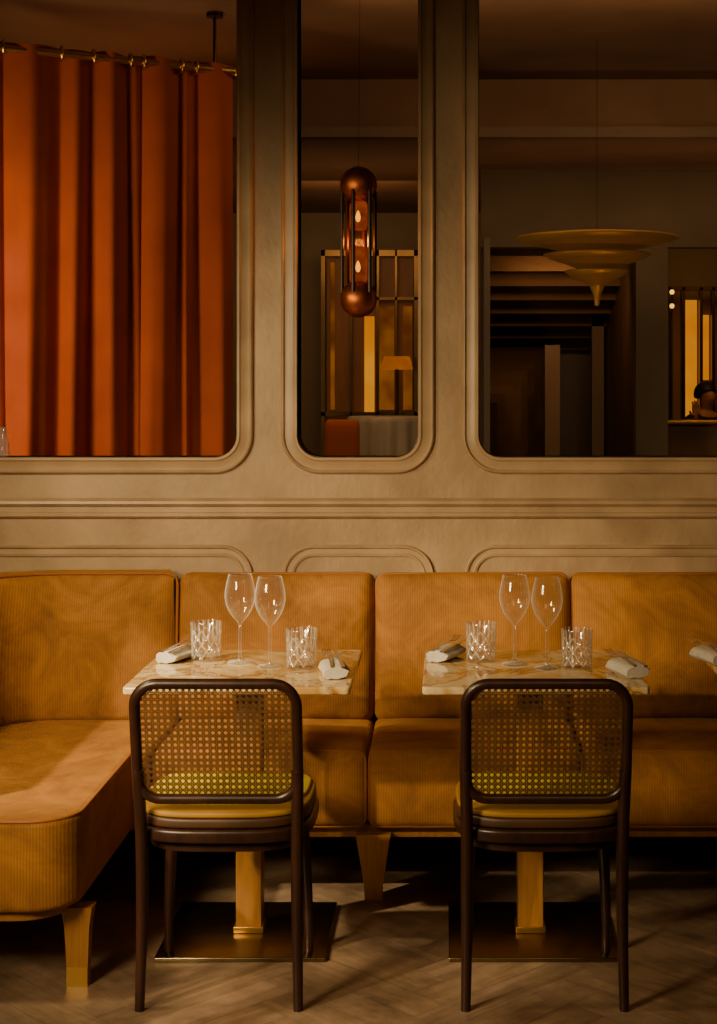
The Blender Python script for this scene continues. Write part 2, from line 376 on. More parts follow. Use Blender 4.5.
D=12.8
L=[]
for x0,x1 in ((321,325),(350,352),(376,379),(395,397),(414,419)): L.append((X_(x0,D),X_(x1,D),D,D+.08,0,Z_(250,D)))
L+=[(X_(321,D),X_(419,D),D,D+.08,Z_(256,D),Z_(250,D)),(X_(350,D),X_(419,D),D,D+.06,Z_(300,D),Z_(297,D)),(X_(321,D),X_(419,D),D,D+.06,Z_(416,D),Z_(412,D))]
struct(boxes('window_6',L,M_bronze))
struct(boxes('wall_screen_lining',[(X_(326,D),X_(413,D),D+.09,D+.12,0,Z_(257,D))],mat('oxblood_panel',(.14,.045,.012),.6,col2=(.06,.018,.007),scale=5,stretch=(3,1,.5),emis=(1,.28,.03),estr=.022)))  # panel given faint orange emission as a painted glow
struct(boxes('window_7',[(X_(364,D),X_(374,D),D+.06,D+.09,Z_(455,D),Z_(316,D))],M_glow))
struct(boxes('window_8',[(X_(379,D),X_(394,D),D+.05,D+.09,Z_(410,D),Z_(306,D)),(X_(403,D),X_(412,D),D+.05,D+.09,Z_(410,D),Z_(306,D)),(X_(330,D),X_(334,D),D+.05,D+.09,Z_(410,D),Z_(262,D))],M_dimglow))
tb=empty('draped_table',(X_(387,11.9),11.9,0)); tag(tb,'round table under a pale grey floor length cloth','table')
hT=Z_(416,11.9); V=[];Fc=[];SG=128;prf=[(.0001,hT),(.28,hT),(.30,hT-.01),(.305,hT-.05),(.315,hT-.2),(.33,hT-.5),(.35,.01)]
for i,(r,z) in enumerate(prf):
    for k in range(SG):
        a=2*math.pi*k/SG; q=r*(1+(.045*math.sin(a*16+.4*math.sin(a*3))*min(1,max(0,i-2)/2))); V.append((q*math.cos(a),q*math.sin(a)*.8,z))
for i in range(len(prf)-1):
    for k in range(SG): l=(k+1)%SG; Fc.append((i*SG+k,i*SG+l,(i+1)*SG+l,(i+1)*SG+k))
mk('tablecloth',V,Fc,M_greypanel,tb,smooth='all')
M_rust=mat('rust_fabric',(.30,.055,.010),.8,emis=(1,.18,.02),estr=.03)  # emission painted into the fabric so the chair reads as lit
ch=empty('armchair',(X_(340,11.1),11.1,0)); tag(ch,'rust upholstered high chair beside a cloth covered table','chair')
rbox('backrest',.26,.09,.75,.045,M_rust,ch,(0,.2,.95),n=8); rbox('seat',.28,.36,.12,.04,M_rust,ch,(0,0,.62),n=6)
for sx in (-1,1):
    for sy in (-1,1): tube('leg',[(sx*.1,sy*.13,0),(sx*.1,sy*.13,.57)],.014,M_walnut,ch,8)

def shade_lamp(x,y,d,w,h,label):
    X,Z=P(x,y,d); r=w*d/F/2; hh=h*d/F
    root=empty('table_lamp',(X,d,Z-.45)); tag(root,label,'lamp')
    lathe('lamp_shade',[(r*.8,.45+hh/2),(r,.45-hh/2),(r*.96,.45-hh/2),(r*.77,.45+hh/2),(r*.8,.45+hh/2)],M_shadeglow,root,24)
    lathe('lamp_base',[(0.0001,0),(.07,0),(.07,.015),(.012,.03),(.012,.44),(0.0001,.44)],M_bronze,root,20)
    return root,X,Z-.45
l1,lx,lz=shade_lamp(397,363,12.45,32,13,'small amber glowing shaded lamp on a tall plinth')
tag(boxes('plinth',[(lx-.08,lx+.08,12.37,12.53,0,lz)],M_dark,bev=.004),'slim dark plinth carrying a glowing lamp','plinth')
D=13.1
struct(boxes('window_9',[(X_(685,D),X_(697,D),D,D+.05,Z_(440,D),Z_(300,D)),(X_(703,D),X_(709,D),D,D+.05,Z_(380,D),Z_(315,D))],M_glow))
struct(boxes('window_10',[(X_(a,D),X_(b,D),D-.1,D-.02,0,Z_(288,D)) for a,b in ((668,671),(680,683.5),(698,701),(710,713),(724,728))]+[(X_(668,D),X_(728,D),D-.1,D-.02,Z_(291,D),Z_(287,D))],M_bronze))
bar=empty('bar_counter',(X_(696,12),11.95,0)); tag(bar,'golden lit wooden bar counter with a slim top','counter')
boxes('counter_front',[(-.32,1.0,0,.25,0,1.27)],M_bar,bar,bev=.005); boxes('counter_top',[(-.34,1.02,-.04,.28,1.27,1.305)],M_brass,bar,bev=.006)
def bulbs(x,y,d):
    X,Z=P(x,y,d); r=empty('wall_sconce',(X,d,Z)); tag(r,'tiny glowing amber globe on a bronze arm','lamp',)
    lathe('globe',[(0.0001,-.02),(.014,-.016),(.02,0),(.014,.016),(0.0001,.02)],M_bulb,r,16)
    tube('arm',[(0,0,-.02),(0,0,-.08),(0,.08,-.1)],.006,M_bronze,r,8,ref=(1,0,0)); return r
a=bulbs(672,306,12.9); b_=clone(a,(X_(672,12.9),12.9,Z_(292,12.9)))
for q in (a,b_): q['group']='amber globe sconces'

# tiered gold dish pendant
tr=empty('tiered_pendant_lamp',(X_(597,8),8,0)); tr.location.z=1.965; tag(tr,'large gold pendant of three stacked shallow dishes ending in a point','pendant lamp')
def dish(nm,R,z,dep,r0):
    z-=1.965
    return lathe(nm,[(r0,z-dep),(R*.5,z-dep*.62),(R*.8,z-dep*.30),(R,z),(R*.985,z+.008),(R*.75,z-dep*.25),(R*.45,z-dep*.5),(.0001,z-dep*.55)],M_lampgold,tr,64,smooth='all')
dish('lamp_shade',.42,2.31,.085,.16); dish('lamp_shade',.277,2.225,.08,.08); dish('lamp_shade',.164,2.14,.07,.04)
lathe('finial',[(.05,.135),(.035,.095),(.018,.055),(.012,.005),(.0001,0)],M_lampgold,tr,32)
tube('cable',[(0,0,.25),(0,0,3.33-1.965)],.0012,M_cable,tr,6,ref=(1,0,0))

# curtain on a brass rod
cA=Vector((X_(-14,7.0),7.0,0)); cB=Vector((X_(234,7.45),7.45,0)); ZR0=Z_(47,7.0); ZR1=Z_(72,7.45)
crv=empty('curtain',(0,0,0)); crv.location=((cA+cB)/2); off=(cA+cB)/2
tag(crv,'rust orange velvet curtain in deep folds on a brass rod','curtain')
dirv=(cB-cA); LEN=dirv.length; dn=dirv.normalized(); nrm=Vector((dn.y,-dn.x,0))
lobes=[(7,13,.050),(40,30,.085),(86,15,.062),(119,18,.080),(143,9,.035),(168,23,.085),(194,9,.040),(224,21,.090)]
def smooth_fold(t,tz):
    d=-.035
    for i,(c,hw,am) in enumerate(lobes):
        c2=c+6*tz*math.sin(i*1.9+tz*2.2); h2=hw*(1+.20*tz*math.sin(i*2.7+tz))
        u=abs(t-c2)/h2
        if u<1: d=max(d,-.035+am*(.5+.5*math.cos(math.pi*u))**.8)
    d+=.013*math.sin(t*.16+tz*4.0)*tz+.006*math.sin(t*.33+tz*3)*(.3+tz)
    return d
V=[];Fc=[];N=460;R=40
for j in range(R+1):
    tz=j/R
    for i in range(N+1):
        t=i/N*243
        dsp=smooth_fold(t,tz)*(.75+.35*tz)
        p=cA.lerp(cB,i/N)-off+nrm*dsp
        ztop=(ZR0+(ZR1-ZR0)*(i/N))+.030+.004*math.sin(t*.13)
        p.z=.01+(ztop-.01)*(1-tz)
        V.append(p)
for j in range(R):
    for i in range(N): a=j*(N+1)+i; Fc.append((a,a+1,a+N+2,a+N+1))
mk('drape',V,Fc,M_curt,crv,smooth='all')
pa=cA-off-dn*.15+nrm*.018; pa.z=ZR0; pb=cB-off+dn*.02+nrm*.018; pb.z=ZR1
tube('curtain_rod',[pa,pb],.018,M_brass,crv,16,ref=(0,0,1))
lathe('finial',[(.0001,-.026),(.024,-.018),(.028,0),(.024,.018),(.0001,.026)],M_brass,crv,20,loc=pb)
hb=Vector((X_(215,7.43),7.42,0))-off
tube('rod_bracket',[(hb.x,hb.y,ZR1+.0),(hb.x,hb.y,3.33)],.008,M_bronze,crv,10,ref=(1,0,0))
lathe('ceiling_plate',[(.0001,3.31),(.04,3.31),(.04,3.329),(.0001,3.329)],M_bronze,crv,24,loc=(hb.x,hb.y,0))
for t0 in (15,70,101,137,150,188,203):
    t=t0/243; c=cA.lerp(cB,t)-off; c.z=ZR0+(ZR1-ZR0)*t
    pts=[(c.x+(nrm*(.6+math.cos(a))*.030).x, c.y+(nrm*(.6+math.cos(a))*.030).y, c.z+.030*math.sin(a)) for a in [2*math.pi*q/20 for q in range(20)]]
    tube('grommet',pts,.007,M_brass,crv,8,closed=True,ref=dn)
X,Z=P(3,456,5.36)
vase=lathe('vase',[(.0001,0),(.02,0),(.022,.01),(.02,.045),(.011,.07),(.011,.09),(.014,.1)],M_bottle,None,28,loc=(X,5.36,ZB)); tag(vase,'small pale glass vase on the sill by the curtain','vase')

# ------------------------------------------------------------ amber cage lamp in the middle opening
pl=empty('pendant_lamp',(X_(358.5,5.22),5.22,Z_(299,5.22))); tag(pl,'bronze cage lamp with two round caps and amber glowing tube','lamp')
zt=(299-185)*5.22/F; R0=.062
def ball(nm,z):
    pr_=[(max(.0001,R0*math.sin(a)),z-R0*math.cos(a)) for a in [math.pi*i/24 for i in range(25)]]
    return lathe(nm,pr_,M_copper,pl,40,smooth='all')
ball('lamp_cap',0); ball('lamp_cap',zt)
M_bar2=mat('cage_bronze',(.030,.016,.008),.4,.5)
for k in range(6):
    a=2*math.pi*k/6+.26; ca,sa=math.cos(a),math.sin(a); rc=.0560
    tube('cage_rod',[(rc*ca,rc*sa,.02),(rc*ca,rc*sa,zt-.02)],.0065,M_bar2,pl,8,ref=(0,1,0))
lathe('glass_tube',[(.042,.05),(.043,.07),(.043,zt-.07),(.042,zt-.05)],M_amber,pl,32)
for (z0,z1,zb_) in ((.055,.175,.105),(zt-.150,zt-.055,zt-.11)):
    zm=(z0+z1)/2
    lathe('amber_diffuser',[(.026,z0),(.030,z0+.012),(.031,zm),(.030,z1-.012),(.024,z1)],M_tubeglow,pl,24,smooth='all')
    o=lathe('bulb',[(.0001,zb_-.018),(.006,zb_-.014),(.009,zb_-.003),(.007,zb_+.008),(.003,zb_+.018),(.0001,zb_+.022)],M_bulb,pl,16,smooth='all'); o.location=(0,-.030,0)
tube('cable',[(0,0,zt+.055),(0,.12,ZT-pl.location.z+.01)],.0008,M_cable,pl,6,ref=(1,0,0))

# ------------------------------------------------------------ banquette
bq=empty('banquette',(0,4.9,0)); tag(bq,'ochre corduroy corner banquette with piped cushions and honey wood legs','banquette seating')
def BL(p): return (p[0],p[1]-4.9,p[2])
seams=[-.877,-.2324,.4157,1.06,1.705]
for a,b in zip(seams[:-1],seams[1:]):
    w=b-a-.003; x=(a+b)/2
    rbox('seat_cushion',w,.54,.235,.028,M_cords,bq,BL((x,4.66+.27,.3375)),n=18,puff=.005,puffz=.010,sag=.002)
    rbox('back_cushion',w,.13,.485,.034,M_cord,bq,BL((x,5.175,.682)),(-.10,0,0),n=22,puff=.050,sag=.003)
    pts=[(p[0],0,p[1]+.002*math.sin(p[0]*9)) for p in rr(-w/2+.004,w/2-.004,-.239,.241,.036,6)]
    tube('back_piping',pts,.0048,M_pipe,bq,8,closed=True,ref=(0,1,0),loc=BL((x,5.175-.045,.682+.0045)),rot=(-.10,0,0))
    pts=[(p[0],0,p[1]) for p in rr(-w/2+.004,w/2-.004,-.113,.113,.03,6)]
    tube('seat_piping',pts,.0045,M_pipe,bq,8,closed=True,ref=(0,1,0),loc=BL((x,4.672,.3375)))
def arc(cx,cy,r,a0,a1,n=10): return [(cx+r*math.cos(math.radians(a0+(a1-a0)*i/n)),cy+r*math.sin(math.radians(a0+(a1-a0)*i/n))) for i in range(n+1)]
xe=-.925
out=[(-.879,5.18),(-1.60,5.18),(-1.60,3.88)]+arc(xe-.12,3.88+.12,.12,-90,0,14)+[(xe,4.60)]+arc(xe+.035,4.60,.035,180,100,6)+[(-.879,4.66)]
out=[(x,y-4.9) for x,y in out][::-1]
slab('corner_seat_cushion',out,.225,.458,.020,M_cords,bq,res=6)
pp=[(x*1.0,y,.4545) for x,y in [(x,y-4.9) for x,y in [(-1.60,3.885)]+arc(xe-.125,3.885+.12,.12,-90,0,14)+[(xe-.005,4.60)]]]
tube('seat_piping',pp,.0040,M_pipe,bq,8,ref=(0,0,1))
path=[(-1.455,3.9),(-1.455,4.3),(-1.455,4.66)]+[( -1.455+.22-.22*math.cos(math.radians(a)),4.86+.22*math.sin(math.radians(a))) for a in range(0,91,6)]+[(-1.15,5.08),(-1.07,5.08),(-.99,5.082),(-.92,5.086),(-.895,5.089),(-.880,5.094)]
sec=rr(0,.14,.44,.930,.034,6)
fs=[]
for i,(q,z) in enumerate(sec):
    fs.append((q,z)); nx=sec[(i+1)%len(sec)]
    if abs(q)<1e-6 and abs(nx[0])<1e-6 and abs(nx[1]-z)>.1:
        for k in range(1,12): fs.append((0,z+(nx[1]-z)*k/12))
sec=fs
V=[];Fc=[];n=len(path)
for i,p in enumerate(path):
    a=Vector(path[min(i+1,n-1)])-Vector(path[max(0,i-1)]); a.normalize(); nn_=Vector((-a.y,a.x))
    for (q,z) in sec:
        lean=(z-.44)*.10
        pf=-.028*max(0,1-((z-.69)/.25)**2)**.7*(1 if q<.03 else 0)*(1 if i<n-3 else (.7,.45,.1)[i-n+3])
        V.append((p[0]+nn_.x*(q+lean+pf),p[1]+nn_.y*(q+lean+pf)-4.9,z))
m_=len(sec)
for i in range(n-1):
    for k in range(m_):
        l=(k+1)%m_; Fc.append((i*m_+k,i*m_+l,(i+1)*m_+l,(i+1)*m_+k))
Fc.append(tuple(range(m_)));Fc.append(tuple((n-1)*m_+k for k in range(m_)))
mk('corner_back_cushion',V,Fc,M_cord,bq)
pp=[]
for i,p in enumerate(path):
    a=Vector(path[min(i+1,n-1)])-Vector(path[max(0,i-1)]); a.normalize(); nn_=Vector((-a.y,a.x))
    pp.append((p[0]+nn_.x*.056,p[1]+nn_.y*.056-4.9,.928))
pp=pp[:-2]
pp.append((-.886,pp[-1][1],.918)); pp.append((-.882,pp[-1][1]-.004,.895)); pp.append((-.882,pp[-1][1]-.035,.47))
tube('back_piping',pp,.0048,M_pipe,bq,8,ref=(0,0.3,1))
boxes('base_rail',[(-.9,1.705,4.70-4.9,4.74-4.9,.185,.222),(-.9,1.705,5.2-4.9,5.24-4.9,.185,.5)],M_gwood,bq)
out2=[(-.95,5.2),(-1.6,5.2),(-1.6,3.91)]+arc(xe-.16,3.91+.13,.13,-90,0,10)+[(xe-.03,5.2)]
out2=[(x,y-4.9) for x,y in out2][::-1]
slab('base_rail',out2,.198,.226,.003,M_gwood,bq,res=1)
def leg(X,Y,zt_,w0=.055,w1=.028,cap=False,m=None):
    V=[];Fc=[]
    lv=[(0,w1),(.05,w1+.003),(zt_*.75,w0-.008),(zt_,w0)]
    for z,w in lv:
        for (a,b) in ((-1,-1),(1,-1),(1,1),(-1,1)): V.append((a*w,b*w*.7,z))
    for i in range(3):
        for k in range(4): l=(k+1)%4; Fc.append((i*4+k,i*4+l,i*4+4+l,i*4+4+k))
    Fc+=[(0,1,2,3),(12,13,14,15)]
    o=mk('leg',V,Fc,m or M_gwood,bq,BL((X,Y,0)),smooth=False)
    if cap: boxes('leg_cap',[(-w1-.003,w1+.003,-w1*.7-.003,w1*.7+.003,0,.05)],M_brass,o)
leg(-.215,4.70,.20,.052,.026,m=M_gleg); leg(1.07,4.72,.20,m=M_gleg); leg(-.945,4.02,.205,.040,.024,True); leg(-1.5,4.02,.205,.04,.024,True); leg(-1.5,5.0,.205)

# ------------------------------------------------------------ chair
def build_chair(cx):
    r=empty('dining_chair',(cx,3.86,0)); W=.198
    tag(r,'dark bentwood chair with woven cane back and olive seat pad','chair','cane back dining chairs')
    zb,zt_=.525,.820
    def yb(z): return -.005-.08*max(0,(z-.45))/.38
    path=[(p[0],yb(p[1]),p[1]) for p in rr(-W,W,zb,zt_,.058,8)]
    tube('backrest_frame',path,.0125,M_walnut,r,12,closed=True,ref=(0,1,0),fl=(1.05,1.0))
    def sd(x,z):
        hx,hz=W,(zt_-zb)/2; q=(abs(x)-hx+.058,abs(z-(zb+zt_)/2)-hz+.058)
        return math.hypot(max(q[0],0),max(q[1],0))+min(max(q[0],q[1]),0)-.058
    V=[];Fc=[]
    def strand(p,d,w,yo):
        ts=[-.6+i*.003 for i in range(400)]
        ins=[t for t in ts if sd(p[0]+d[0]*t,p[1]+d[1]*t)<-.002]
        if len(ins)<3: return
        a,b=ins[0],ins[-1]; nx,nz=-d[1]*w/2,d[0]*w/2
        q=[]
        for t,sg in ((a,1),(b,1),(b,-1),(a,-1)):
            q.append((p[0]+d[0]*t+nx*sg,p[1]+d[1]*t+nz*sg))
        bi=len(V)
        for x,z in q: V.append((x,yb(z)+yo-.0006,z))
        for x,z in q: V.append((x,yb(z)+yo+.0006,z))
        for f in ((0,1,2,3),(4,7,6,5),(0,4,5,1),(1,5,6,2),(2,6,7,3),(3,7,4,0)): Fc.append(tuple(bi+i for i in f))
    pit=.0155; zc=(zb+zt_)/2
    for i in range(-12,13):
        x=i*pit
        strand((x-.0020,zc),(0,1),.0022,.0005); strand((x+.0020,zc),(0,1),.0022,.0005)
    for i in range(-9,10):
        z=zc+i*pit
        strand((0,z-.0020),(1,0),.0022,-.0005); strand((0,z+.0020),(1,0),.0022,-.0005)
    c=math.sqrt(.5)
    for i in range(-25,26):
        strand((i*pit+pit/2,zc),(c,c),.0028,.0018); strand((i*pit+pit/2,zc),(c,-c),.0028,-.0018)
    mk('cane_panel',V,Fc,M_cane,r,smooth=False)
    for sx in (-1,1):
        pts=[];rad=[]
        for i in range(15):
            z=.60*i/14; x=sx*(W-.002-.004*math.sin(math.pi*z/.6)); y=-.012+.012*math.sin(math.pi*z/.55)if z<.45 else yb(z)
            pts.append((x,y,z)); rad.append(.0120+.0035*min(1,z/.3))
        tube('leg',pts,rad,M_walnut,r,12,ref=(0,1,0))
        pts=[];rad=[]
        for i in range(12):
            z=.43*i/11; k=z/.43
            pts.append((sx*(.190-.022*k**2),.365-.03*k,z)); rad.append(.0115+.006*k)
        tube('leg',pts,rad,M_walnut,r,12,ref=(0,1,0))
    def so(s_,cy=.185,ry=.208,rx=.226):
        o=[]
        for i in range(56):
            a=2*math.pi*i/56; ca,sa=math.cos(a),math.sin(a); e=.55
            o.append((rx*s_*math.copysign(abs(ca)**e,ca)*(1.0+.03*sa),cy+ry*s_*math.copysign(abs(sa)**e,sa)))
        return o
    slab('seat_frame',so(1),.413,.447,.009,M_walnut,r,res=3)
    slab('seat_border',so(.97),.448,.474,.008,M_brasscloth,r,res=4)
    slab('seat_welt',so(.965),.4745,.489,.006,M_mustard,r,res=4)
    slab('seat_cushion',so(1,.222,.160,.205),.482,.4975,.006,M_olive,r,res=4)
    slab('apron',so(.86),.385,.414,.004,M_walnut,r,res=1)
    return r
c1=build_chair((219-445)*3.85/F)
c2=clone(c1,((545-445)*3.85/F,3.86,0))

# ------------------------------------------------------------ tables
def build_table(X,Y=4.4):
    r=empty('bistro_table',(X,Y,0)); tag(r,'square honey onyx table on brass pedestal with dark metal base','table','onyx bistro tables')
    o=[(a,b) for a,b in rr(-.3,.3,-.3,.3,.012,4)]
    slab('tabletop',o,.730,.75,.004,M_onyx,r,res=3)
    boxes('top_bracket',[(-.15,.15,-.15,.15,.718,.729)],M_bronze,r,bev=.002)
    boxes('pedestal',[(-.036,.036,-.036,.036,.013,.719)],M_gwood,r,bev=.003)
    boxes('pedestal_collar',[(-.042,.042,-.042,.042,.0125,.03)],M_brass,r,bev=.002)
    boxes('base_plate',[(-.23,.23,-.23,.23,0,.0125)],M_plate,r,bev=.003)
    return r
T1=build_table(-.550); T2=clone(T1,(.240,4.4,0)); T3=clone(T1,(1.065,4.4,0))

# ------------------------------------------------------------ glassware
wp=[(.0001,0),(.034,0),(.0358,.0014),(.034,.0030),(.018,.0050),(.007,.009),(.0045,.018),(.0038,.05),(.0038,.095),(.0046,.112),(.009,.119),(.019,.130),(.031,.147),(.0400,.168),(.0440,.188),(.0430,.208),(.0385,.232),(.0335,.252),(.0342,.2535),(.0330,.2550),(.0318,.2535),(.0330,.252)]
wine=lathe('wine_glass',wp,M_glass,None,56,smooth=True)
tag(wine,'clear stemmed wine glass standing on an onyx tabletop','wine glass','stemmed wine glasses')
H=.112
def cutf(k,z):
    a=k/160*9; b=(z-.010)/.080*2.0
    u=abs(((a+b)%1)-.5)*2; w=abs(((a-b)%1)-.5)*2
    return u,w
def tmod(i,k,r,z):
    if i<len(tp) and .010<z<.090 and r>.02:
        u,w=cutf(k,z); return r-.0036*max(0,1-4*min(u,w))-.0006*abs(math.sin(4*math.pi*u))
    return r
tp=[(.0001,0),(.039,0),(.0415,.002)]+[(.0420+.0025*t/44,.004+(H-.006)*t/44) for t in range(45)]
ti=[(.0430,H),(.0415,H-.002),(.039,.05),(.037,.018),(.033,.013),(.0001,.012)]
tum=lathe('tumbler_glass',tp+ti,M_crystal,None,160,mod=tmod)
tum.data.materials.append(M_cut)
for p in tum.data.polygons:
    c=p.center; r=math.hypot(c.x,c.y)
    if .010<c.z<.090 and r>.038:
        k=(math.atan2(c.y,c.x)/(2*math.pi)%1)*160; u,w=cutf(k,c.z)
        if min(u,w)<.12: p.material_index=1
tag(tum,'cut crystal water tumbler with star pattern on an onyx tabletop','tumbler','cut crystal tumblers')
def onT(x,y,z=.75): 
    d=(CZ-z)*F/(y-391); return ((x-445)*d/F,d,z)
for k,(x,y) in enumerate([(240,663),(270,666.5),(514.5,664.5),(547,668)]):
    l=onT(x,y)
    if k==0: wine.location=l
    else: clone(wine,l,rz=k*.7)
for k,(x,y) in enumerate([(206,660),(301.5,668),(481,661),(577,668)]):
    l=onT(x,y)
    if k==0: tum.location=l
    else: clone(tum,l,rz=k*.4)

# ------------------------------------------------------------ napkins + cutlery
def napkin(name='napkin'):
    V=[];Fc=[];HL=.072;NL=34;NS=80
    for i in range(NL+1):
        t=i/NL; y=-HL+2*HL*t; e=1 if 0<i<NL else .93
        for k in range(NS):
            a=2*math.pi*k/NS
            l1=.0060*(1/(1+math.exp(-26*math.sin(a-1.0-.15*t)))); l2=.0035*(1/(1+math.exp(-20*math.sin(2*a-.3+.2*t))))
            fold=1+.02*math.sin(3*a+2.0*t)+.012*math.sin(7*a-3*t)
            sq=.86
            cx=math.copysign(abs(math.cos(a))**sq,math.cos(a)); sz=math.copysign(abs(math.sin(a))**sq,math.sin(a))
            x=(.031*fold+l1+l2)*cx*e; z=.0165+(.0125*fold+l1+l2*.6)*sz*e
            V.append((x+.002*math.sin(t*5),y+.003*math.sin(a*2+1),max(0.0005,z)))
    for i in range(NL):
        for k in range(NS): l=(k+1)%NS; Fc.append((i*NS+k,i*NS+l,(i+1)*NS+l,(i+1)*NS+k))
    Fc.append(tuple(range(NS)));Fc.append(tuple(NL*NS+k for k in range(NS)))
    return mk(name,V,Fc,M_napkin)
nap=napkin(); tag(nap,'rolled cream linen napkin lying on an onyx tabletop','napkin','rolled linen napkins')
def fork_mesh():
    V=[];Fc=[]
    def strip(pts,th=.0013):
        b=len(V)
        for xl,xr,y,z in pts: V.extend([(xl,y,z+th),(xr,y,z+th),(xr,y,z-th),(xl,y,z-th)])
        for i in range(len(pts)-1):
            for k in range(4): l=(k+1)%4; Fc.append((b+i*4+k,b+i*4+l,b+i*4+4+l,b+i*4+4+k))
        Fc.append((b,b+1,b+2,b+3)); e=b+(len(pts)-1)*4; Fc.append((e,e+1,e+2,e+3))
    strip([(-.005,.005,-.095,0),(-.0055,.0055,-.08,.001),(-.003,.003,-.03,.003),(-.0028,.0028,.03,.004),(-.006,.006,.042,.003),(-.011,.011,.055,.001),(-.0115,.0115,.066,.001)])
    for i in range(4):
        c=-.0099+i*.0066; strip([(c-.0016,c+.0016,.065,.001),(c-.0014,c+.0014,.085,.002),(c-.0008,c+.0008,.104,.006)])
    return V,Fc
V,Fc=fork_mesh(); fork=mk('fork',V,Fc,M_steel,smooth=False); tag(fork,'polished steel table fork resting on a rolled napkin','fork','table forks')
V=[];Fc=[]
pts=[(-.0055,.0055,-.10,.0018),(-.006,.006,-.07,.0022),(-.0045,.0045,.0,.0022),(-.007,.007,.01,.0014),(-.007,.008,.06,.0011),(-.0068,.006,.09,.001),(-.006,-.003,.108,.0008)]
for xl,xr,y,th in pts: V.extend([(xl,y,th),(xr,y,th),(xr,y,-th),(xl,y,-th)])
for i in range(len(pts)-1):
    for k in range(4): l=(k+1)%4; Fc.append((i*4+k,i*4+l,i*4+4+l,i*4+4+k))
Fc.append((0,1,2,3)); e=(len(pts)-1)*4; Fc.append((e,e+1,e+2,e+3))
knife=mk('table_knife',V,Fc,M_steel,smooth=False); tag(knife,'polished steel table knife resting on a rolled napkin','knife','table knives')
sets=[(335,675,.15),(179,660,-.35),(629,674,.28),(447,659,-.4),(713,661,.3)]
for k,(x,y,rz) in enumerate(sets):
    l=onT(x,y); a=nap if k==0 else clone(nap,l,rz)
    a.location=l; a.rotation_euler=(0,0,rz)
    ca,sa=math.cos(rz),math.sin(rz)
    for q,(ob,dx) in enumerate(((fork,-.014),(knife,.014))):
        b=ob if k==0 else clone(ob,l,rz)
        b.location=(l[0]+dx*ca-.020*sa,l[1]+dx*sa+.020*ca,.7895); b.rotation_euler=(.05,0,rz+.02)

# ------------------------------------------------------------ person behind the bar
def skin(name,V,E,R,m,parent,sub=2):
    me=bpy.data.meshes.new(name); me.from_pydata(V,E,[]); o=bpy.data.objects.new(name,me); COL.objects.link(o)
    md=o.modifiers.new('Skin','SKIN'); 
    for i,r in enumerate(R): 
        me.skin_vertices[0].data[i].radius=r if isinstance(r,tuple) else (r,r)
    me.skin_vertices[0].data[0].use_root=True
    o.modifiers.new('Sub','SUBSURF').levels=sub; o.modifiers['Sub'].render_levels=sub
    dg=bpy.context.evaluated_depsgraph_get(); m2=bpy.data.meshes.new_from_object(o.evaluated_get(dg)); bpy.data.objects.remove(o)
    m2.materials.clear(); return obj(name,m2,m,parent,smooth='all')
pr_=empty('person',(X_(706,12.72),12.72,0),.5); tag(pr_,'person in dark clothing standing behind the bar with a raised hand','person')
V=[(0,0,.84),(0,0,.97),(0,0,1.10),(0,.0,1.22),(0,.01,1.31),(0,0,1.37),(0,-.01,1.43),(0,-.01,1.50),(0,0,1.55)]
E=[(i,i+1) for i in range(8)]; R=[(.13,.10),(.12,.09),(.13,.095),(.14,.095),(.08,.06),(.045,.045),(.062,.07),(.074,.088),(.055,.065)]
def add(p,par,r): V.append(p); E.append((par,len(V)-1)); R.append(r); return len(V)-1
def hand(w,d,up):
    d=Vector(d).normalized(); side=d.cross(Vector(up)).normalized(); wp_=Vector(V[w]); pm=add(tuple(wp_+d*.05),w,(.032,.016)); 
    for i,(o_,ln) in enumerate(((-.027,.07),(-.009,.078),(.009,.073),(.027,.058))):
        a=add(tuple(wp_+d*.085+side*o_),pm,.009); b=add(tuple(wp_+d*(.085+ln*.55)+side*o_*1.1),a,.0085); add(tuple(wp_+d*(.085+ln*.95)+side*o_*1.1-Vector(up)*.015),b,.007)
    t=add(tuple(wp_+d*.04-side*.04),pm,.011); add(tuple(wp_+d*.075-side*.058),t,.009)
for sx in (-1,1):
    sh=add((sx*.17,0,1.29),4,.058)
    if sx<0:
        el=add((-.25,-.08,1.08),sh,.043); wr=add((-.27,-.20,1.30),el,.028); hand(wr,(0,-.15,1),(0,-1,.1))
    else:
        el=add((.23,.0,1.02),sh,.043); wr=add((.22,-.12,.82),el,.028); hand(wr,(0,-.3,-1),(0,-1,.2))
    hp=add((sx*.09,0,.80),0,.09); kn=add((sx*.10,-.01,.45),hp,.062); an=add((sx*.10,.02,.09),kn,.042); add((sx*.11,-.12,.035),an,(.04,.032))
nz=add((0,-.098,1.475),7,.012)
skin('body',V,E,R,M_skin,pr_)
V=[(0,0,.80),(0,0,.97),(0,0,1.10),(0,.0,1.22),(0,.01,1.31),(0,.005,1.35)];E=[(i,i+1) for i in range(5)];R=[(.155,.12),(.135,.105),(.15,.11),(.16,.112),(.10,.075),(.062,.06)]
for sx in (-1,1):
    sh=add((sx*.17,0,1.29),4,.072)
    if sx<0: el=add((-.25,-.08,1.08),sh,.056); add((-.268,-.185,1.27),el,.042)
    else: el=add((.23,.0,1.02),sh,.056); add((.22,-.105,.85),el,.042)
skin('jacket',V,E,R,M_suit,pr_)
V=[(0,0,.86)];E=[];R=[(.15,.12)]
for sx in (-1,1):
    hp=add((sx*.09,0,.78),0,.105); kn=add((sx*.10,-.01,.45),hp,.08); add((sx*.10,.02,.10),kn,.062)
skin('trousers',V,E,R,M_suit,pr_)
V=[];Fc=[]
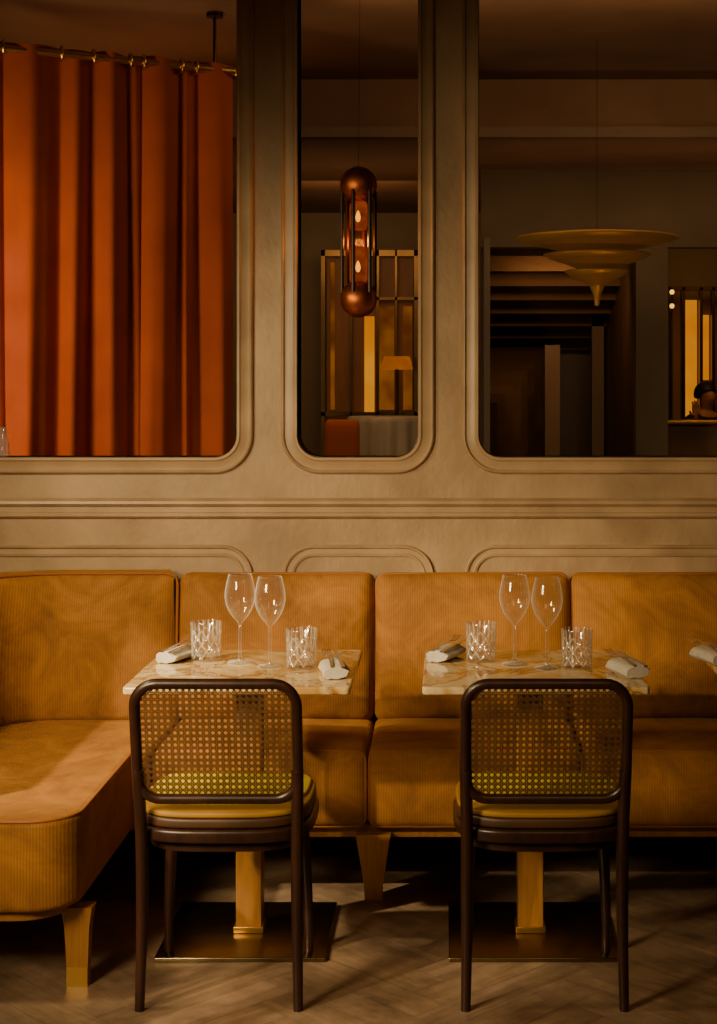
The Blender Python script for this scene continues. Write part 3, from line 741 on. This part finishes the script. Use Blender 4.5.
for i in range(13):
    ph=math.pi*.62*i/12
    for k in range(24):
        a=2*math.pi*k/24; back=.5+.5*math.sin(a); p2=ph*(.62+.38*back)
        V.append((.086*math.sin(p2)*math.cos(a),.012+.104*math.sin(p2)*math.sin(a),1.505+.105*math.cos(p2)))
for i in range(12):
    for k in range(24): l=(k+1)%24; Fc.append((i*24+k,i*24+l,(i+1)*24+l,(i+1)*24+k))
mk('hair',V,Fc,M_hair,pr_,smooth='all')

# ------------------------------------------------------------ lights
def area(name,loc,target,sx,sy,power,col,spread=180):
    l=bpy.data.lights.new(name,'AREA'); l.shape='RECTANGLE'; l.size=sx; l.size_y=sy; l.energy=power; l.color=col; l.spread=math.radians(spread)
    o=bpy.data.objects.new(name,l); COL.objects.link(o); o.location=loc
    o.rotation_euler=(Vector(target)-Vector(loc)).to_track_quat('-Z','Y').to_euler(); return o
area('window_light',(-1.70,3.75,2.05),(-.75,4.95,.50),.22,.35,13,(1,.77,.42),110)
area('window_light',(-1.70,1.9,1.75),(.1,5.0,.50),.5,.7,16,(1,.75,.41),70)
area('front_fill',(.6,1.0,2.6),(.4,4.6,.2),1.0,1.0,2.6,(1,.60,.27),100)  # unseen fill light added in front to brighten the seat fronts
def spot(loc,target,power,col,ang,rad,blend=.3):
    l=bpy.data.lights.new('sun_shaft','SPOT'); l.energy=power; l.color=col; l.spot_size=math.radians(ang); l.spot_blend=blend; l.shadow_soft_size=rad
    o=bpy.data.objects.new('sun_shaft',l); COL.objects.link(o); o.location=loc
    o.rotation_euler=(Vector(target)-Vector(loc)).to_track_quat('-Z','Y').to_euler()
spot((-3.3,2.45,3.05),(-1.02,4.50,.52),1000,(1,.78,.44),17,.05,.5)
spot((-4.2,.9,2.9),(-.35,4.6,.80),1250,(1,.75,.40),13,.07,.8)
spot((-4.2,.2,3.3),(-.25,4.1,.0),1400,(1,.77,.45),9,.07,.7)
area('curtain_daylight',(-2.35,6.2,1.7),(-1.85,7.0,1.6),.3,1.8,15,(1,.69,.36),160)
area('rear_fill',(1.0,7.0,3.25),(1.0,10.5,1.2),3.0,.8,22,(1,.64,.35))  # added fill lifting the dim room behind the openings
area('ceiling_fill',(-1.5,8.3,2.3),(-1.6,7.6,3.33),.8,.4,3,(1,.42,.18),140)  # this and the next two: uplights added to brighten dark rear ceilings
area('ceiling_fill',(1.6,9.6,2.0),(1.6,9.9,3.05),2.6,.3,3.5,(1,.58,.30),150)
area('ceiling_fill',(-.7,10.4,2.0),(-.7,10.8,3.05),1.0,.4,2.2,(1,.58,.30),150)
area('passage_fill',(.8,10.75,2.40),(.75,12.5,1.0),.5,.1,3.5,(1,.57,.27),150)  # light added inside the passage to bring out the slats
area('bar_glow',(2.3,11.6,2.9),(2.3,12.6,1.0),1.0,.6,7,(1,.50,.16))
area('screen_glow',(-.7,11.0,2.8),(-.7,12.8,1.0),1.0,.6,12,(1,.55,.25))
area('dish_fill',(1.0,7.0,1.1),(.78,8,2.2),.4,.4,.9,(1,.55,.22),90)  # light added below to brighten the dish undersides
l=bpy.data.lights.new('lamp_light','POINT'); l.energy=1.8; l.color=(1,.42,.08); l.shadow_soft_size=.02
o=bpy.data.objects.new('lamp_light',l); COL.objects.link(o); o.location=(pl.location.x,pl.location.y,pl.location.z+zt/2)
W=bpy.data.worlds.new('World'); S.world=W; W.use_nodes=True
W.node_tree.nodes['Background'].inputs[0].default_value=(.9,.65,.4,1); W.node_tree.nodes['Background'].inputs[1].default_value=.02

cam=bpy.data.cameras.new('Camera'); co=bpy.data.objects.new('Camera',cam); COL.objects.link(co)
co.location=(0,0,CZ); co.rotation_euler=(math.pi/2,0,0); cam.lens=F/1024*36; cam.sensor_width=36
cam.shift_x=-86.5/1024; cam.shift_y=-121/1024; cam.clip_start=.05
S.camera=co
